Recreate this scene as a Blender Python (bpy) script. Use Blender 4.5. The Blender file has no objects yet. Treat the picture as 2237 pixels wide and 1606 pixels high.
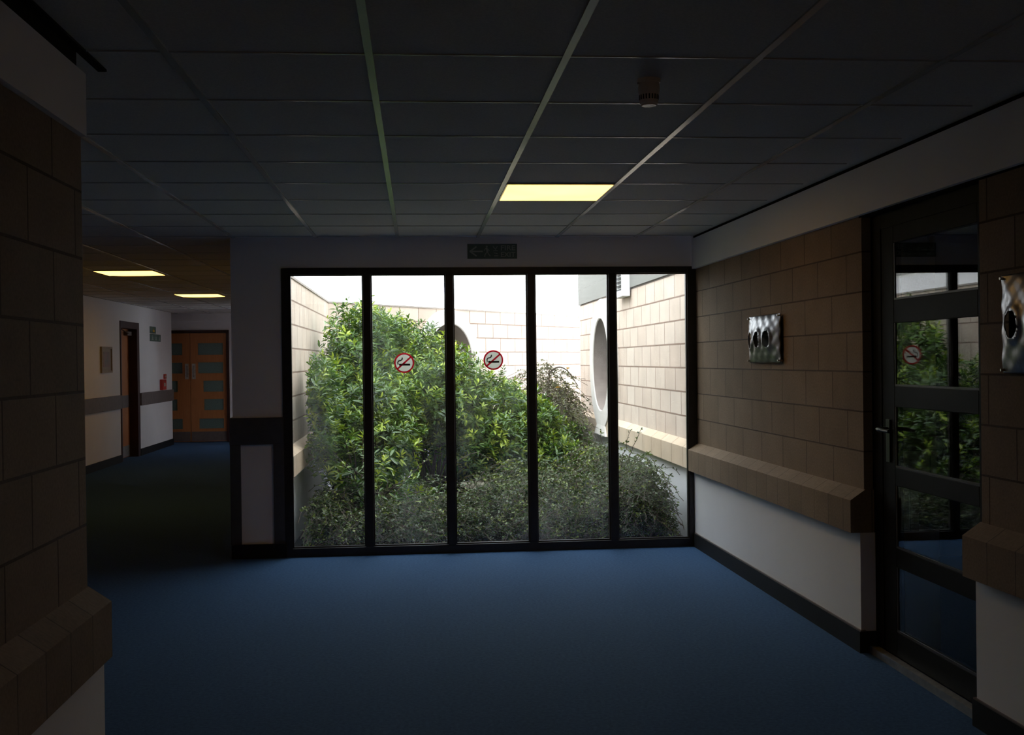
import bpy, bmesh, math, random
import numpy as np
from mathutils import Vector, Matrix, Euler
PI = math.pi
SC = bpy.context.scene
COL = SC.collection
EYE = 1.4386            # eye height over the floor; lengths below are given relative to eye level and lifted by EYE
F = -EYE                # floor
H = 0.9302              # ceiling

# ---------------------------------------------------------------- camera
cam = bpy.data.objects.new('camera', bpy.data.cameras.new('camera'))
COL.objects.link(cam)
cam.data.sensor_width = 36.0
cam.data.lens = 2389.75 / 2237 * 36.0
cam.data.clip_start = 0.05
_yaw, _pit, _rol = .0869, -.0066, -.0125
fwd = Vector((math.sin(_yaw)*math.cos(_pit), math.cos(_yaw)*math.cos(_pit), math.sin(_pit)))
right = Vector((math.cos(_yaw), -math.sin(_yaw), 0))
up = right.cross(fwd)
r2 = right*math.cos(_rol) + up*math.sin(-_rol)*-1
u2 = r2.cross(fwd)
cam.matrix_world = Matrix(((r2.x, u2.x, -fwd.x, 0), (r2.y, u2.y, -fwd.y, 0), (r2.z, u2.z, -fwd.z, EYE), (0, 0, 0, 1)))
SC.camera = cam

# ---------------------------------------------------------------- sky and exposure
world = bpy.data.worlds.new('world'); SC.world = world; world.use_nodes = True
bg = world.node_tree.nodes['Background']
bg.inputs[0].default_value = (0.93, 0.97, 1.0, 1)
bg.inputs[1].default_value = 6.0
SC.view_settings.view_transform = 'Standard'
SC.view_settings.look = 'None'
SC.view_settings.gamma = 1
SC.view_settings.use_curve_mapping = False
SC.view_settings.exposure = 0.0
SC.cycles.max_bounces = 10
SC.cycles.diffuse_bounces = 5
SC.cycles.transparent_max_bounces = 24
SC.cycles.sample_clamp_indirect = 4.0
LAMP_STRENGTH = 4.0

# ---------------------------------------------------------------- materials
def srgb(r, g, b):
    f = lambda c: (c/255/12.92) if c/255 <= .04045 else ((c/255+.055)/1.055)**2.4
    return (f(r), f(g), f(b), 1)

class NT:
    def __init__(s, name):
        s.m = bpy.data.materials.new(name); s.m.use_nodes = True
        s.t = s.m.node_tree; s.t.nodes.clear()
        s.out = s.n('ShaderNodeOutputMaterial')
    def n(s, typ, **kw):
        x = s.t.nodes.new(typ)
        for k, v in kw.items():
            if k in x.inputs.keys() if hasattr(x.inputs, 'keys') else False:
                x.inputs[k].default_value = v
            else:
                setattr(x, k, v)
        return x
    def l(s, a, b): s.t.links.new(a, b)
    def bsdf(s, **kw):
        b = s.n('ShaderNodeBsdfPrincipled')
        for k, v in kw.items(): b.inputs[k.replace('_', ' ')].default_value = v
        s.l(b.outputs[0], s.out.inputs[0]); return b

def mat(name, col, rough=.6, metal=0, spec=.5, noise=0, nscale=8, bump=0, bscale=200, col2=None, bdist=.002):
    t = NT(name)
    b = t.bsdf(Roughness=rough, Metallic=metal)
    b.inputs['Base Color'].default_value = col
    b.inputs['Specular IOR Level'].default_value = spec
    tc = t.n('ShaderNodeTexCoord')
    if noise or col2:
        nz = t.n('ShaderNodeTexNoise'); nz.inputs['Scale'].default_value = nscale; nz.inputs['Detail'].default_value = 6
        t.l(tc.outputs['Object'], nz.inputs['Vector'])
        mx = t.n('ShaderNodeMixRGB')
        c2 = col2 or tuple(c*(1-noise) for c in col[:3])+(1,)
        mx.inputs[1].default_value = col; mx.inputs[2].default_value = c2
        rp = t.n('ShaderNodeMapRange'); rp.inputs[1].default_value = .35; rp.inputs[2].default_value = .65
        t.l(nz.outputs[0], rp.inputs[0]); t.l(rp.outputs[0], mx.inputs[0]); t.l(mx.outputs[0], b.inputs['Base Color'])
    if bump:
        n2 = t.n('ShaderNodeTexNoise'); n2.inputs['Scale'].default_value = bscale; n2.inputs['Detail'].default_value = 3
        t.l(tc.outputs['Object'], n2.inputs['Vector'])
        bp = t.n('ShaderNodeBump'); bp.inputs['Strength'].default_value = bump; bp.inputs['Distance'].default_value = bdist
        t.l(n2.outputs[0], bp.inputs['Height']); t.l(bp.outputs[0], b.inputs['Normal'])
    return t.m

def block_mat(name, w, h, ca, cb, cm, u0, v0, offset=.5, mortar=.0035):
    t = NT(name)
    b = t.bsdf(Roughness=.85); b.inputs['Specular IOR Level'].default_value = .25
    uv = t.n('ShaderNodeUVMap')
    mp = t.n('ShaderNodeMapping'); mp.inputs['Location'].default_value = (-u0+w*200, -v0+h*200, 0)
    t.l(uv.outputs[0], mp.inputs[0])
    br = t.n('ShaderNodeTexBrick', offset=offset, offset_frequency=2)
    br.inputs['Scale'].default_value = 1; br.inputs['Mortar Size'].default_value = mortar
    br.inputs['Brick Width'].default_value = w; br.inputs['Row Height'].default_value = h
    br.inputs['Mortar Smooth'].default_value = .25; br.inputs['Bias'].default_value = 0
    br.inputs['Color1'].default_value = ca; br.inputs['Color2'].default_value = cb; br.inputs['Mortar'].default_value = cm
    t.l(mp.outputs[0], br.inputs[0])
    nz = t.n('ShaderNodeTexNoise'); nz.inputs['Scale'].default_value = 90; nz.inputs['Detail'].default_value = 8
    t.l(mp.outputs[0], nz.inputs['Vector'])
    n3 = t.n('ShaderNodeTexNoise'); n3.inputs['Scale'].default_value = 5; n3.inputs['Detail'].default_value = 5
    t.l(mp.outputs[0], n3.inputs['Vector'])
    def mul(src, noise, lo, hi):
        r = t.n('ShaderNodeMapRange'); r.inputs[1].default_value = .3; r.inputs[2].default_value = .7
        r.inputs[3].default_value = lo; r.inputs[4].default_value = hi
        t.l(noise.outputs[0], r.inputs[0])
        m = t.n('ShaderNodeVectorMath', operation='SCALE'); t.l(src, m.inputs[0]); t.l(r.outputs[0], m.inputs['Scale'])
        return m.outputs[0]
    c = mul(br.outputs['Color'], nz, .86, 1.1); c = mul(c, n3, .9, 1.08)
    t.l(c, b.inputs['Base Color'])
    inv = t.n('ShaderNodeMath', operation='SUBTRACT'); inv.inputs[0].default_value = 1
    t.l(br.outputs['Fac'], inv.inputs[1])
    b1 = t.n('ShaderNodeBump'); b1.inputs['Strength'].default_value = .8; b1.inputs['Distance'].default_value = .006
    t.l(inv.outputs[0], b1.inputs['Height'])
    b2 = t.n('ShaderNodeBump'); b2.inputs['Strength'].default_value = .35; b2.inputs['Distance'].default_value = .002
    t.l(nz.outputs[0], b2.inputs['Height']); t.l(b1.outputs[0], b2.inputs['Normal']); t.l(b2.outputs[0], b.inputs['Normal'])
    return t.m

def glass_mat(name, haze=.0, tint=(.93, .96, .95, 1), hazecol=(.8, .85, .85, 1), rough=0.0):
    t = NT(name)
    tr = t.n('ShaderNodeBsdfTransparent'); tr.inputs[0].default_value = tint
    gl = t.n('ShaderNodeBsdfGlossy'); gl.inputs['Roughness'].default_value = rough; gl.inputs[0].default_value = (1, 1, 1, 1)
    geo = t.n('ShaderNodeNewGeometry')
    mr = t.n('ShaderNodeMapRange'); mr.inputs[3].default_value = 1.5; mr.inputs[4].default_value = 1/1.5
    t.l(geo.outputs['Backfacing'], mr.inputs[0])
    fr = t.n('ShaderNodeFresnel'); t.l(mr.outputs[0], fr.inputs[0])
    mx = t.n('ShaderNodeMixShader'); t.l(fr.outputs[0], mx.inputs[0]); t.l(tr.outputs[0], mx.inputs[1]); t.l(gl.outputs[0], mx.inputs[2])
    last = mx
    if haze:  # pale veil of glare painted on the pane in noise patches
        df = t.n('ShaderNodeBsdfTranslucent'); df.inputs[0].default_value = hazecol
        tc = t.n('ShaderNodeTexCoord')
        mp = t.n('ShaderNodeMapping'); mp.inputs['Scale'].default_value = (2.6, 1, 1.1)
        t.l(tc.outputs['Object'], mp.inputs[0])
        nz = t.n('ShaderNodeTexNoise'); nz.inputs['Scale'].default_value = 1.6; nz.inputs['Detail'].default_value = 4
        t.l(mp.outputs[0], nz.inputs['Vector'])
        r = t.n('ShaderNodeMapRange'); r.inputs[1].default_value = .42; r.inputs[2].default_value = .72
        r.inputs[3].default_value = haze*.35; r.inputs[4].default_value = haze*2.2
        t.l(nz.outputs[0], r.inputs[0])
        m2 = t.n('ShaderNodeMixShader'); t.l(r.outputs[0], m2.inputs[0]); t.l(mx.outputs[0], m2.inputs[1]); t.l(df.outputs[0], m2.inputs[2])
        last = m2
    t.l(last.outputs[0], t.out.inputs[0])
    return t.m

def leaf_mat(name, c1, c2, c3, rough=.38, trans=.35):
    t = NT(name)
    b = t.n('ShaderNodeBsdfPrincipled'); b.inputs['Roughness'].default_value = rough
    at = t.n('ShaderNodeAttribute', attribute_name='tint')
    cr = t.n('ShaderNodeValToRGB')
    e = cr.color_ramp.elements
    e[0].position = 0; e[0].color = c1; e[1].position = 1; e[1].color = c3
    m = e.new(.55); m.color = c2
    t.l(at.outputs['Fac'], cr.inputs[0]); t.l(cr.outputs[0], b.inputs['Base Color'])
    tl = t.n('ShaderNodeBsdfTranslucent')
    hs = t.n('ShaderNodeHueSaturation'); hs.inputs['Saturation'].default_value = 1.15; hs.inputs['Value'].default_value = 1.3
    t.l(cr.outputs[0], hs.inputs['Color']); t.l(hs.outputs[0], tl.inputs[0])
    mx = t.n('ShaderNodeMixShader'); mx.inputs[0].default_value = trans
    t.l(b.outputs[0], mx.inputs[1]); t.l(tl.outputs[0], mx.inputs[2]); t.l(mx.outputs[0], t.out.inputs[0])
    return t.m

CB = (.46, .315, .225, 1); CB2 = (.52, .375, .28, 1); CMO = (.30, .215, .16, 1)
M = {}
M['block'] = block_mat('block_shaded', .383, .1945, (.29, .20, .135, 1), (.235, .16, .105, 1), (.10, .065, .045, 1), 5.34, -.66, mortar=.0045)  # same block as outside, darkened to carry the indoor shade
M['block_out'] = block_mat('block_lit', .383, .1945, (.64, .50, .42, 1), (.72, .59, .51, 1), (.30, .20, .155, 1), 5.34, -.66, mortar=.0075)  # same block as indoors, lightened to carry the daylight
M['sill_block'] = block_mat('sill_shaded', .1915, .4, (.30, .21, .14, 1), (.25, .17, .11, 1), (.14, .10, .07, 1), 5.42, -.90, offset=0, mortar=.003)  # sill course with the indoor shade put into its colour
M['sill_out'] = block_mat('sill_lit', .383, .4, (.60, .45, .33, 1), (.66, .52, .40, 1), (.33, .22, .15, 1), 5.42, -.90, offset=0, mortar=.006)  # the same sill course with daylight put into its colour
M['plaster'] = mat('white_plaster', (.88, .85, .875, 1), .7, noise=.04, nscale=2, bump=.25, bscale=160)
M['stucco'] = mat('white_stucco', (.88, .87, .92, 1), .8, noise=.06, nscale=6, bump=.6, bscale=90, bdist=.004)
M['render'] = mat('grey_pebble_render', (.29, .275, .26, 1), .9, noise=.25, nscale=60, bump=.9, bscale=140, bdist=.006)
M['concrete'] = mat('pale_concrete', (.74, .68, .65, 1), .8, noise=.08, nscale=9, bump=.2)
M['reveal'] = mat('shaded_reveal', (.34, .27, .245, 1), .85, noise=.2, nscale=12)  # ring concrete darkened, shade of the deep opening put into its colour
M['black'] = mat('black_paint', (.012, .012, .012, 1), .5, spec=.3, noise=.2)
M['base'] = mat('black_skirting', (.014, .014, .015, 1), .55, spec=.25, noise=.2)
M['frame'] = mat('dark_brown_window_frame', (.030, .026, .025, 1), .42, spec=.4, noise=.3, nscale=20)
M['doorframe'] = mat('dark_stained_frame', (.008, .0065, .006, 1), .65, spec=.12, noise=.3, nscale=12)
M['redframe'] = mat('dark_red_brown_frame', (.05, .012, .010, 1), .45, noise=.3)
M['bumper'] = mat('grey_vinyl_rail', (.085, .083, .09, 1), .5, spec=.4, noise=.15, nscale=15)
M['bumper2'] = mat('grey_brown_corridor_rail', (.17, .135, .13, 1), .6, noise=.15, nscale=15)
M['tile'] = mat('ceiling_tile', (.78, .735, .70, 1), .8, spec=.2, noise=.12, nscale=140, bump=.5, bscale=260, bdist=.0015)
M['tee'] = mat('enamel_tee', (.55, .54, .52, 1), .24, spec=.9, noise=.05)
M['dark'] = mat('shade_black', (.008, .008, .008, 1), .9, spec=.1, noise=.1)  # near-black that stands in for shade in the gaps and the lobby
M['steel'] = mat('brushed_steel', (.42, .42, .43, 1), .35, metal=1, noise=.15, nscale=30)
M['darksteel'] = mat('dull_dark_steel', (.10, .10, .10, 1), .3, metal=1, noise=.15, nscale=30)
M['coping'] = mat('brown_grey_coping', (.40, .34, .31, 1), .8, noise=.1)
M['alu'] = mat('aluminium_strip', (.62, .60, .58, 1), .4, metal=.8, noise=.2, nscale=25)
M['ivory'] = mat('ivory_plastic', (.88, .80, .76, 1), .35, spec=.5, noise=.05)
M['slot'] = mat('dark_slot', (.004, .004, .004, 1), .9, noise=.1)
M['signgreen'] = mat('green_sign', (.10, .165, .14, 1), .5, noise=.08)
M['signwhite'] = mat('sign_white', (.40, .44, .39, 1), .5, noise=.05)
M['red'] = None
M['redbox'] = mat('red_plastic', (.55, .03, .02, 1), .4, noise=.05)
M['stickwhite'] = None
M['cig'] = mat('sticker_black', (.01, .012, .012, 1), .5, noise=.05)
M['smoke'] = mat('sticker_grey', (.10, .11, .11, 1), .5, noise=.05)
M['soil'] = mat('dark_soil', (.035, .026, .018, 1), .95, noise=.5, nscale=12, bump=.6, bscale=40)
M['stone'] = mat('pale_stone', (.42, .38, .30, 1), .85, noise=.3, nscale=14, bump=.4, bscale=60)
M['stem'] = mat('brown_stem', (.085, .06, .04, 1), .8, noise=.4, nscale=30)
M['twig'] = mat('grey_brown_twig', (.12, .085, .06, 1), .8, noise=.4, nscale=30)
M['greentwig'] = mat('green_twig', (.13, .15, .05, 1), .6, noise=.3, nscale=30)
M['yellow'] = mat('yellow_petal', (.85, .50, .02, 1), .5, noise=.1)
M['pink'] = mat('pink_white_petal', (.85, .55, .55, 1), .5, noise=.3, nscale=40)
M['roof'] = mat('roof_felt', (.15, .15, .15, 1), .9, noise=.2)
M['win_dark'] = mat('dark_room_beyond', (.02, .022, .024, 1), .7, noise=.3)
M['glass'] = glass_mat('window_glass', haze=.013)
M['doorglass'] = glass_mat('door_glass', tint=(.80, .82, .82, 1))
M['darkglass'] = mat('dark_glass', (.03, .035, .04, 1), .08, spec=.25, noise=.1)
M['frosted'] = mat('wired_glass', (.17, .25, .24, 1), .35, spec=.5, noise=.2, nscale=60)
M['picture'] = mat('tan_mount', (.34, .27, .22, 1), .6, noise=.1)
M['artwork'] = mat('faded_print', (.20, .17, .16, 1), .5, col2=(.34, .16, .15, 1), nscale=9)

def wood_mat(name, c1, c2):
    t = NT(name); b = t.bsdf(Roughness=.45)
    tc = t.n('ShaderNodeTexCoord'); mp = t.n('ShaderNodeMapping'); mp.inputs['Scale'].default_value = (14, 14, 1.2)
    t.l(tc.outputs['Object'], mp.inputs[0])
    nz = t.n('ShaderNodeTexNoise'); nz.inputs['Scale'].default_value = 3; nz.inputs['Detail'].default_value = 6; nz.inputs['Distortion'].default_value = .6
    t.l(mp.outputs[0], nz.inputs['Vector'])
    mx = t.n('ShaderNodeMixRGB'); mx.inputs[1].default_value = c1; mx.inputs[2].default_value = c2
    t.l(nz.outputs[0], mx.inputs[0]); t.l(mx.outputs[0], b.inputs['Base Color'])
    return t.m
M['wood'] = wood_mat('orange_wood', (.62, .25, .09, 1), (.45, .16, .05, 1))

def carpet_mat():
    t = NT('blue_carpet'); b = t.bsdf(Roughness=.95); b.inputs['Specular IOR Level'].default_value = .1
    b.inputs['Sheen Weight'].default_value = .07; b.inputs['Sheen Roughness'].default_value = .45
    b.inputs['Sheen Tint'].default_value = (.45, .65, .95, 1)
    tc = t.n('ShaderNodeTexCoord')
    n1 = t.n('ShaderNodeTexNoise'); n1.inputs['Scale'].default_value = 320; n1.inputs['Detail'].default_value = 2
    n2 = t.n('ShaderNodeTexNoise'); n2.inputs['Scale'].default_value = 60; n2.inputs['Detail'].default_value = 4
    for n in (n1, n2): t.l(tc.outputs['Object'], n.inputs['Vector'])
    ad = t.n('ShaderNodeMath', operation='ADD'); t.l(n1.outputs[0], ad.inputs[0]); t.l(n2.outputs[0], ad.inputs[1])
    r = t.n('ShaderNodeMapRange'); r.inputs[1].default_value = .7; r.inputs[2].default_value = 1.3
    t.l(ad.outputs[0], r.inputs[0])
    mx = t.n('ShaderNodeMixRGB'); mx.inputs[1].default_value = (.025, .063, .152, 1); mx.inputs[2].default_value = (.054, .118, .24, 1)
    t.l(r.outputs[0], mx.inputs[0]); t.l(mx.outputs[0], b.inputs['Base Color'])
    bp = t.n('ShaderNodeBump'); bp.inputs['Strength'].default_value = .6; bp.inputs['Distance'].default_value = .004
    t.l(n1.outputs[0], bp.inputs['Height']); t.l(bp.outputs[0], b.inputs['Normal'])
    return t.m
M['carpet'] = carpet_mat()

def lamp_mat():
    t = NT('lit_diffuser'); e = t.n('ShaderNodeEmission')
    tc = t.n('ShaderNodeTexCoord'); nz = t.n('ShaderNodeTexNoise'); nz.inputs['Scale'].default_value = 2.5
    t.l(tc.outputs['Object'], nz.inputs['Vector'])
    mx = t.n('ShaderNodeMixRGB'); mx.inputs[1].default_value = (1.0, .55, .10, 1); mx.inputs[2].default_value = (1.0, .62, .18, 1)
    t.l(nz.outputs[0], mx.inputs[0]); t.l(mx.outputs[0], e.inputs[0]); e.inputs[1].default_value = LAMP_STRENGTH
    t.l(e.outputs[0], t.out.inputs[0]); return t.m
M['lamp'] = lamp_mat()

def sticker_white():
    t = NT('sticker_white')
    b = t.n('ShaderNodeBsdfPrincipled'); b.inputs['Base Color'].default_value = (.5, .5, .48, 1)
    tl = t.n('ShaderNodeBsdfTranslucent'); tl.inputs[0].default_value = (.75, .74, .70, 1)
    mx = t.n('ShaderNodeMixShader'); mx.inputs[0].default_value = .75
    t.l(b.outputs[0], mx.inputs[1]); t.l(tl.outputs[0], mx.inputs[2]); t.l(mx.outputs[0], t.out.inputs[0])
    return t.m
M['stickwhite'] = sticker_white()
def sticker_red():
    t = NT('sticker_red')
    b = t.n('ShaderNodeBsdfPrincipled'); b.inputs['Base Color'].default_value = (.50, .015, .03, 1)
    tl = t.n('ShaderNodeBsdfTranslucent'); tl.inputs[0].default_value = (.80, .02, .05, 1)
    mx = t.n('ShaderNodeMixShader'); mx.inputs[0].default_value = .7
    t.l(b.outputs[0], mx.inputs[1]); t.l(tl.outputs[0], mx.inputs[2]); t.l(mx.outputs[0], t.out.inputs[0])
    return t.m
M['red'] = sticker_red()

def plaque_mat():
    t = NT('hammered_steel'); b = t.bsdf(Roughness=.22, Metallic=1.0)
    b.inputs['Base Color'].default_value = (.20, .19, .21, 1)
    tc = t.n('ShaderNodeTexCoord'); mp = t.n('ShaderNodeMapping'); mp.inputs['Scale'].default_value = (1, 1, .35)
    t.l(tc.outputs['Object'], mp.inputs[0])
    nz = t.n('ShaderNodeTexNoise'); nz.inputs['Scale'].default_value = 60; nz.inputs['Detail'].default_value = 3
    t.l(mp.outputs[0], nz.inputs['Vector'])
    bp = t.n('ShaderNodeBump'); bp.inputs['Strength'].default_value = .25; bp.inputs['Distance'].default_value = .003
    t.l(nz.outputs[0], bp.inputs['Height']); t.l(bp.outputs[0], b.inputs['Normal'])
    mr = t.n('ShaderNodeMapRange'); mr.inputs[3].default_value = .22; mr.inputs[4].default_value = .5
    t.l(nz.outputs[0], mr.inputs[0]); t.l(mr.outputs[0], b.inputs['Roughness'])
    return t.m
M['plaque'] = plaque_mat()

# ---------------------------------------------------------------- mesh helpers
class MB:
    """collects shapes into one mesh; coordinates are (x, y, height above eye level)"""
    def __init__(s): s.v = []; s.f = []; s.uv = []; s.mi = []; s.cur = 0
    def face(s, pts, uv=None):
        b = len(s.v); s.v += [tuple(p) for p in pts]; s.f.append(list(range(b, b+len(pts)))); s.mi.append(s.cur)
        if uv is None:
            n = (Vector(pts[1])-Vector(pts[0])).cross(Vector(pts[2])-Vector(pts[0]))
            a = [abs(c) for c in n]
            k = a.index(max(a))
            uv = [((p[1], p[2]) if k == 0 else (p[0], p[2]) if k == 1 else (p[0], p[1])) for p in pts]
        s.uv += uv
    def box(s, x0, x1, y0, y1, z0, z1):
        c = [(x0,y0,z0),(x1,y0,z0),(x1,y1,z0),(x0,y1,z0),(x0,y0,z1),(x1,y0,z1),(x1,y1,z1),(x0,y1,z1)]
        for q in ((0,3,2,1),(4,5,6,7),(0,1,5,4),(1,2,6,5),(2,3,7,6),(3,0,4,7)): s.face([c[i] for i in q])
        return s
    def prism_y(s, prof, y0, y1, flip=False):
        """prof: (x, z) outline extruded from y0 to y1"""
        n = len(prof)
        a = sum(prof[i][0]*prof[(i+1) % n][1]-prof[(i+1) % n][0]*prof[i][1] for i in range(n))
        if a < 0: prof = prof[::-1]
        for i in range(n):
            p, q = prof[i], prof[(i+1) % n]
            s.face([(p[0], y1, p[1]), (q[0], y1, q[1]), (q[0], y0, q[1]), (p[0], y0, p[1])][::-1],
                   [(y1, p[1]), (y1, q[1]), (y0, q[1]), (y0, p[1])][::-1])
        s.face([(p[0], y0, p[1]) for p in prof]); s.face([(p[0], y1, p[1]) for p in prof][::-1])
        return s
    def cyl(s, c0, c1, r0, r1=None, n=24, caps=True):
        r1 = r0 if r1 is None else r1
        a, b = Vector(c0), Vector(c1); d = (b-a).normalized()
        u = d.orthogonal().normalized(); w = d.cross(u)
        ra = [a+u*math.cos(2*PI*i/n)*r0+w*math.sin(2*PI*i/n)*r0 for i in range(n)]
        rb = [b+u*math.cos(2*PI*i/n)*r1+w*math.sin(2*PI*i/n)*r1 for i in range(n)]
        for i in range(n):
            j = (i+1) % n; s.face([ra[i], ra[j], rb[j], rb[i]])
        if caps: s.face(ra[::-1]); s.face(rb)
        return s
    def tube(s, pts, r, n=6):
        for i in range(len(pts)-1):
            rr = r if not isinstance(r, (list, tuple)) else r[i]
            r1 = r if not isinstance(r, (list, tuple)) else r[i+1]
            s.cyl(pts[i], pts[i+1], rr, r1, n, caps=(i in (0, len(pts)-2)))
        return s
    def xf(s, mtx):
        s.v = [tuple(mtx @ Vector(p)) for p in s.v]; return s
    def build(s, name, m, parent=None, smooth=False, bevel=0, sub=0):
        me = bpy.data.meshes.new(name)
        off = Vector((0, 0, EYE))
        if parent is not None: off = off - world_loc(parent)
        me.from_pydata([tuple(Vector(p)+off) for p in s.v], [], s.f)
        ul = me.uv_layers.new(name='UVMap')
        fl = [c for uv in s.uv for c in uv]
        ul.data.foreach_set('uv', fl)
        for x in (m if isinstance(m, (list, tuple)) else [m]): me.materials.append(x)
        if isinstance(m, (list, tuple)): me.polygons.foreach_set('material_index', s.mi)
        bm = bmesh.new(); bm.from_mesh(me)
        bmesh.ops.remove_doubles(bm, verts=bm.verts, dist=1e-5)
        bm.to_mesh(me); bm.free()
        if smooth:
            me.polygons.foreach_set('use_smooth', [True]*len(me.polygons))
        me.update()
        o = bpy.data.objects.new(name, me); COL.objects.link(o)
        if parent is not None: o.parent = parent
        if bevel:
            b = o.modifiers.new('bevel', 'BEVEL'); b.width = bevel; b.segments = 2; b.limit_method = 'ANGLE'
        return o

def world_loc(o):
    v = Vector((0, 0, 0))
    while o is not None:
        v += Vector(o.location); o = o.parent
    return v
def tag(o, label=None, cat=None, group=None, kind=None):
    if label: o['label'] = label
    if cat: o['category'] = cat
    if group: o['group'] = group
    if kind: o['kind'] = kind
    return o
def S(o, label=None): return tag(o, label, kind='structure')
def empty(name, x, y, z, label=None, cat=None, group=None, kind=None):
    o = bpy.data.objects.new(name, None); COL.objects.link(o)
    o.location = (x, y, z+EYE); o.empty_display_size = .05
    return tag(o, label, cat, group, kind)

# the interior right hand wall opens by a hair towards the camera
TAP = Matrix.Translation((2.10, 8.21, 0)) @ Matrix.Rotation(.010, 4, 'Z') @ Matrix.Translation((-2.10, -8.21, 0))
YD0, YD1 = 4.055, 5.15     # door opening in the right wall

# ================================================================ floor and ceiling
mb = MB().box(-7.5, 4.5, -2.2, 8.27, F-.1, F).box(-7.5, -1.25, 8.27, 20.9, F-.1, F)
S(mb.build('floor', M['carpet']), 'dark blue carpet over the whole hall and corridor')
# ceiling: one slab with the lamp recesses left to the lamps, T-bars and cross joints as one child mesh
mb = MB().box(-7.5, 2.20, -2.2, 8.30, H, H+.16)
mb.box(-7.5, -1.335, 8.30, 22.2, H, H+.022)
ceil = S(mb.build('ceiling', M['tile']), 'suspended ceiling of large mineral tiles')
gx = [-.1313+.6*i for i in range(-10, 4)]
mb = MB()
mc = MB()
for x in gx:
    y1 = 8.21 if x > -1.35 else 20.4
    mb.box(x-.012, x+.012, -2.1, y1, H-.006, H)
mb.build('ceiling_runner', M['tee'], ceil)
for j in range(-9, 30):
    y = 3.3277+.6*j
    if y > 20.3: break
    x1 = 2.08 if y < 8.2 else -1.36
    mc.box(-6.5, x1, y-.004, y+.004, H-.0035, H)
mc.build('ceiling_joint', M['tee'], ceil)

# ================================================================ right wall (interior), opening for the door
def right_wall(y0, y1, nm, num):
    mb = MB(); mb.cur = 0
    mb.prism_y([(2.13, .70), (2.13, -.655), (2.50, -.655), (2.50, .70)], y0, y1)          # block face
    mb.cur = 1
    mb.prism_y([(2.13, -.650), (2.055, -.700), (2.055, -.858), (2.40, -.858), (2.40, -.650)], y0-(.012 if num == 1 else 0), y1+(.012 if num == 2 else 0))
    mb.cur = 2
    mb.prism_y([(2.10, -.858), (2.10, F), (2.50, F), (2.50, -.858)], y0-(.02 if num == 1 else 0), y1-(.004 if num == 2 else 0))
    return S(mb.xf(TAP).build(nm, [M['block'], M['sill_block'], M['plaster']]))
right_wall(YD1, 8.196, 'wall_right', 1)
right_wall(-2.2, YD0, 'wall_right', 2)
mb = MB().box(2.10, 2.52, -2.2, 8.20, .68, H-.022)
S(mb.xf(TAP).build('wall_right_soffit', M['plaster']), 'plain white bulkhead band along the top of the right wall')
mb = MB().box(2.115, 2.50, -2.2, 8.20, H-.022, H)
mb.box(2.125, 2.3, -2.2, YD1+.02, .672, .6815)
S(mb.xf(TAP).build('trim_1', M['dark']), 'black strips in place of the shaded gap along the bulkhead')  # solid black strips painted where the gap lies in shade
for k, (a, b) in enumerate(((YD1-.032, 8.18), (-2.2, YD0+.010))):
    mb = MB().box(2.088, 2.30, a, b, F, -1.335)
    o = mb.xf(TAP).build('baseboard_right', M['base']); S(o)
    mb = MB().box(2.092, 2.12, a, b, -1.335, -1.329)
    mb.xf(TAP).build('baseboard_capping', M['bumper2'], o)

# back wall: lintel, left pier
Y0 = 8.21
mb = MB().box(-1.357, 2.14, Y0, 8.33, .70, H).box(-1.357, -.99, Y0, 8.33, F, .70)
S(mb.build('wall_back', M['plaster']), 'white back wall round the big window')
mb = MB()
mb.box(-1.362, -.985, Y0-.022, Y0, -.598, -.400)
mb.box(-1.362, -1.300, Y0-.020, Y0, -1.335, -.598)
mb.box(-1.062, -.985, Y0-.020, Y0, -1.335, -.598)
mb.box(-1.379, -1.357, Y0-.022, 8.9, -.598, -.400)
mb.box(-1.377, -1.357, Y0-.020, 8.28, -1.335, -.598)
S(mb.build('trim_2', M['bumper'], bevel=.003), 'grey vinyl bumper rail and corner guards on the white pier')
S(MB().box(-1.372, -.975, Y0-.03, Y0, F, -1.335).build('baseboard_back', M['base']))

# ================================================================ the big window
win = empty('window_1', .57, 8.24, F, kind='structure')
mb = MB()
mb.box(-.99, -.931, 8.195, 8.265, F, .70).box(2.062, 2.145, 8.197, 8.265, F, .70)
mb.box(-.931, 2.062, 8.195, 8.265, .652, .70).box(-.931, 2.062, 8.195, 8.265, F, -1.375)
mb.build('window_frame', M['frame'], win, bevel=.003)
ML = [-.363, .250, .865, 1.483]
for x in ML:
    MB().box(x-.029, x+.029, 8.190, 8.270, -1.376, .654).build('mullion', M['frame'], win, bevel=.004)
ed = [-.931] + ML + [2.062]
for i in range(5):
    a = ed[i] + (.029 if i else 0); b = ed[i+1] - (.029 if i < 4 else 0)
    MB().box(a-.003, b+.003, 8.240, 8.246, -1.378, .655).build('pane', M['glass'], win)
    m2 = MB()     # reddish brown glazing beads round the pane
    m2.box(a, a+.009, 8.212, 8.240, -1.375, .652).box(b-.009, b, 8.212, 8.240, -1.375, .652)
    m2.box(a+.009, b-.009, 8.212, 8.240, .643, .652).box(a+.009, b-.009, 8.212, 8.240, -1.375, -1.366)
    m2.build('glazing_bead', M['frame'], win)

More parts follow.
